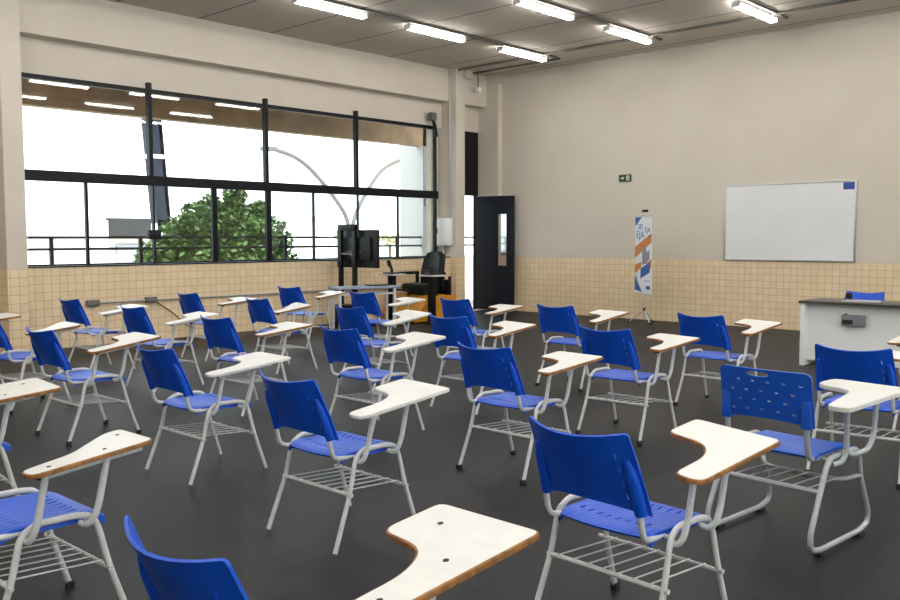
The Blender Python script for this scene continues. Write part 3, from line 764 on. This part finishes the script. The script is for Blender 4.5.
for nm, x, y, z1, lab, joy in (('control_pod', -11.37, 10.70, .85, 'black control post with joystick left of the simulator seat', True),
                          ('control_pod', -10.84, 11.16, .83, 'black control post with pale tray right of the simulator seat', False)):
    c = thing(nm, lab, 'control post', (x, y, 0), 0, 'control posts of the simulator')
    obj('post', bx(-.055, .055, -.05, .05, .03, z1, bev=.006), BLACK, c)
    obj('foot_plate', bx(-.10, .10, -.14, .14, 0, .03), BLACK, c)
    obj('tray', bx(-.17, .20, -.16, .16, z1, z1+.028, bev=.01), TRAY, c)
    obj('console', bx(-.12, .12, -.11, .11, z1+.028, z1+.052, bev=.01), BLACKP, c)
    jy = obj('joystick', tb([(0, 0, z1+.05), (0, 0, z1+.10), (-.02, -.01, z1+.15), (-.05, -.02, z1+.20)], .026, 10, .03), BLACKP, c)
    if joy: obj('grip', tb([(-.03, -.015, z1+.16), (-.065, -.024, z1+.255)], .036, 10), BLACKP, jy)
    obj('side_rail', tb([(.05, .02, .60), (.30, .10, .60), (.30, .10, .48)] if joy else [(-.05, .02, .60), (-.05, .18, .60), (-.05, .18, .48)], .016), BLACK, c)

# ------------------------------------------------------------------ outside
CONC = mat('beige_concrete', (.50, .44, .36, 1), .8, noise=.15, nscale=2)
FASC = mat('brown_stained_concrete', (.34, .225, .135, 1), .85, noise=.25, nscale=2.5)
GREYC = mat('pillar_shade_grey', (.20, .205, .22, 1), .7)
struct('corridor_floor', bx(-14.5, -12.5, -8, 34, -.15, -.01), mat('pale_corridor_floor', (.45, .44, .42, 1), .6), 'pale floor of the outside gallery', 'floor')
struct('threshold', bx(-12.5, -12.1, 13.29, 14.15, -.05, .004), mat('pale_stone', (.5, .49, .47, 1), .6), 'pale stone door threshold', 'threshold')
w = B(); box(w, -14.62, -14.40, -8, 34, -.15, 1.08)
struct('parapet', w, WALL, 'low tiled parapet of the outside gallery', 'parapet')
struct('gallery_beam', bx(-14.65, -14.42, -8, 34, 3.60, 4.7), FASC, 'brown stained concrete beam outside the window', 'beam')
struct('gallery_roof', bx(-14.65, -12.5, -8, 34, 4.55, 4.75), FASC, 'gallery roof outside the window', 'roof')
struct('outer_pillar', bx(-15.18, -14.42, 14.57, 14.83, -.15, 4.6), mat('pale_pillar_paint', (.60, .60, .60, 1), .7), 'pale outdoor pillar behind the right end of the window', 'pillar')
struct('outer_pillar_face', bx(-14.42, -14.405, 14.575, 14.825, -.15, 3.6), GREYC, 'shade-grey face of the outdoor pillar', 'pillar face')  # thin slab on the room side, its shade put into the grey
t = thing('number_sign', 'small dark number plate on the outdoor pillar', 'sign', (-14.405, 14.70, 2.33))
obj('sign_plate', bx(0, .01, -.11, .11, -.09, .09), mat('navy_plate', (.02, .03, .06, 1), .5), t)
obj('number', text_mesh('64', .13), WHITE, t, (.0115, 0, 0), (PI/2, 0, PI/2))
t = thing('railing', 'black metal railing of two rails outside the window', 'railing', (-14.5, 0, 0))
for z in (1.52, 1.33): obj('rail', bx(-.03, .03, -8, 34, z-.022, z+.022), BLACK, t)
for k in range(-8, 18): obj('railing_post', bx(-.025, .025, 6.11+1.54*k-.03, 6.11+1.54*k+.03, 1.08, 1.50), BLACK, t)
struct('ground', bx(-120, -14.7, -80, 150, -3.4, -3.2), mat('pale_paving', (.50, .49, .46, 1), .8), 'pale sunlit yard outside', 'ground')
BW = mat('white_building_paint', (.82, .82, .80, 1), .7); BG = mat('grey_facade', (.045, .045, .048, 1), .7, spec=.2); BD = mat('pale_door_blue', (.40, .43, .52, 1), .5)
t = thing('building', 'low white building with dark grey front left of the bush', 'building', (-50, 0, -3.2))
obj('white_wing', bx(-14, 0, -6, 24.4, 0, 5.75), BW, t)
obj('grey_block', bx(-12, -.4, 24.4, 27.4, 0, 5.95), BW, t)
obj('facade', bx(-.4, .05, 24.45, 27.35, 4.72, 5.9), BG, t)
obj('lintel', bx(-.4, .1, 24.45, 27.35, 4.45, 4.7), CONC, t)
obj('rolling_door', bx(-.4, -.2, 25.0, 26.8, 0, 4.3), BD, t)
t = thing('building', 'distant white flat-roofed building behind the street lamp', 'building', (-72, 52, -3.2))
obj('wall', bx(-10, 0, 0, 5.6, 0, 6.6), BW, t); obj('roof_edge', bx(-10, .3, -.2, 5.8, 6.6, 6.9), CONC, t)

def leaves(bm, c, r, n, size, flat=1.0):
    for _ in range(n):
        while True:
            p = Vector((random.uniform(-1, 1), random.uniform(-1, 1), random.uniform(-1, 1)))
            if .25 < p.length < 1: break
        p = Vector((p.x*r, p.y*r, p.z*r*flat))+Vector(c)
        q = Euler((random.uniform(-1, 1), random.uniform(-1, 1), random.uniform(0, 6.3))).to_matrix()
        s = size*random.uniform(.7, 1.35)
        v = [bm.verts.new(p+q @ Vector(a)*s) for a in ((0, -.5, 0), (.28, 0, .06), (0, .55, 0), (-.28, 0, .06))]
        bm.faces.new(v)
LEAF = mat('green_leaves', (.042, .100, .012, 1), .5, noise=.5, nscale=3); BARK = mat('bark', (.16, .11, .07, 1), .85)
t = thing('tree', 'leafy green bush behind the railing outside the window', 'tree', (-19.0, 12.2, -3.2))
fo = B(); tr = B()
TOPS = [(-1.5, 4.1, .7), (-1.15, 4.7, .55), (-.85, 5.1, .5), (-.45, 4.7, .7), (-.25, 5.4, .35), (.0, 5.0, .6), (.12, 5.72, .30), (.35, 4.9, .7), (.62, 5.2, .45), (.92, 5.35, .3), (1.0, 4.6, .7), (1.35, 4.5, .6), (1.7, 4.0, .6), (-1.0, 3.9, .9), (0, 4.0, 1.0), (.9, 3.8, .9), (0, 3.2, 1.2), (-.9, 3.1, 1.0), (1.0, 3.1, 1.0), (1.95, 4.15, .25), (-1.75, 4.0, .4)]
for (y, z, r) in TOPS:
    leaves(fo, (random.uniform(-.5, .5), y, z), r, int(1900*r*r)+160, .16)
    tube(tr, [(0, y*.1, .4), (0, y*.4, 1.8), (0, y, z)], [.09, .05, .015], 6)
obj('foliage', mesh('foliage', fo), LEAF, t); obj('trunk', tr, BARK, t)
DRY = mat('dry_yellow_leaves', (.72, .66, .46, 1), .7, noise=.4, nscale=1)
for i, (y, z, r) in enumerate(((61, 5.1, 1.3), (64.5, 4.9, 1.4), (67.5, 4.7, 1.3))):
    t = thing('tree', ['pale dry tree far behind the lamp post, leftmost of three', 'pale dry tree far behind the lamp post, middle of three', 'pale dry tree far off beside the outdoor pillar'][i], 'tree', (-72, y, -3.2), 0, 'distant dry trees')
    fo = B(); leaves(fo, (0, 0, z), r, 260, .5, .7); obj('foliage', mesh('foliage', fo), DRY, t)
    obj('trunk', tb([(0, 0, 0), (0, 0, z)], .18), BARK, t)
t = thing('palm_tree', 'tiny palm crown above the white building at far left', 'palm tree', (-71, 29.6, -3.2))
obj('trunk', tb([(0, 0, 0), (0, 0, 5.9)], .15), BARK, t)
fr = B()
for k in range(9):
    a = 2*PI*k/9
    tube(fr, [(0, 0, 5.9), (.5*math.cos(a), .5*math.sin(a), 6.5), (1.0*math.cos(a), 1.0*math.sin(a), 6.3)], [.06, .09, .02], 4)
obj('fronds', fr, DRY, t)
t = thing('street_lamp', 'double-armed curved street lamp outside the window', 'street lamp', (-24, 20.6, -3.2))
obj('pole', tb([(0, 0, 0), (0, 0, 5.0)], .09, 10), DARKM, t)
for s, pts in ((-1, [(0, -.02, 4.9), (0, -.22, 5.55), (0, -.95, 6.35), (0, -1.75, 7.05), (0, -2.4, 7.42), (0, -3.2, 7.58)]), (1, [(0, .02, 4.9), (0, .22, 5.55), (0, .75, 6.35), (0, 1.5, 7.2), (0, 2.4, 7.6), (0, 3.5, 7.85)])):
    arm = obj('arm', tb(pts, .075, 8, .4), DARKM, t)
    e = Vector(pts[-1]); obj('lamp_head', bx(-.12, .12, -.5 if s < 0 else -.05, .05 if s < 0 else .5, -.07, .08, bev=.03), DARKM, arm, e)
STEEL = mat('dark_steel_blue', (.010, .015, .03, 1), .5, spec=.2); STEELW = mat('pale_steel', (.5, .52, .56, 1), .4)
t = thing('crane', 'tall dark crane boom rising behind the window', 'crane', (-40, 22.3, -3.2))
def boom(y0, z0, y1, z1, w0, name, m):
    q = B(); d_ = Vector((0, y1-y0, z1-z0)); n_ = Vector((0, d_.z, -d_.y)).normalized()*w0/2
    vs_ = []
    for p in ((0, y0, z0), (0, y1, z1)):
        for sx_ in (-.3, .3):
            for sn in (-1, 1): vs_.append(q.verts.new(Vector(p)+Vector((sx_, 0, 0))+n_*sn))
    bmesh.ops.convex_hull(q, input=vs_)
    obj(name, q, m, t)
boom(-.05, 5.0, -.75, 14.0, .75, 'boom_section', STEEL)
boom(.22, 5.0, -.38, 12.5, .16, 'boom_rail', STEELW)
boom(-.1, 2.0, .02, 5.6, .95, 'boom_base', STEELW)
obj('boom_collar', bx(-.35, .35, -.75, .35, 8.55, 8.75), STEELW, t)
obj('crane_body', bx(-2, 2, -1.5, 1.5, 0, 2.2, bev=.1), STEELW, t)

# ------------------------------------------------------------------ light
wd = bpy.data.worlds.new('World'); S.world = wd; wd.use_nodes = True
bgn = wd.node_tree.nodes['Background']; bgn.inputs['Color'].default_value = (.87, .975, 1, 1); bgn.inputs['Strength'].default_value = 2.7
sun = bpy.data.lights.new('sun', 'SUN'); sun.energy = 3.0; sun.angle = .01; sun.color = (1, .95, .86)
so = bpy.data.objects.new('sun', sun); COL.objects.link(so)
so.rotation_euler = Vector((-.55, .25, -.80)).to_track_quat('-Z', 'Y').to_euler(); so.location = (0, 0, 30)

# ------------------------------------------------------------------ camera
cam = bpy.data.cameras.new('camera'); co = bpy.data.objects.new('camera', cam); COL.objects.link(co)
cam.sensor_width = 36; cam.lens = 887.095/900*36; cam.clip_end = 500; cam.clip_start = .05
rt = Vector((.73151757, .68182037, -.00174039)); up = Vector((-.04622056, .05213589, .9975698)); bk = Vector((.68025415, -.72965939, .06965244))
co.matrix_world = Matrix(((rt.x, up.x, bk.x, 0), (rt.y, up.y, bk.y, 0), (rt.z, up.z, bk.z, 1.50035), (0, 0, 0, 1)))
S.camera = co
S.view_settings.view_transform = 'Standard'; S.view_settings.look = 'None'
S.view_settings.exposure = .45; S.view_settings.gamma = 1
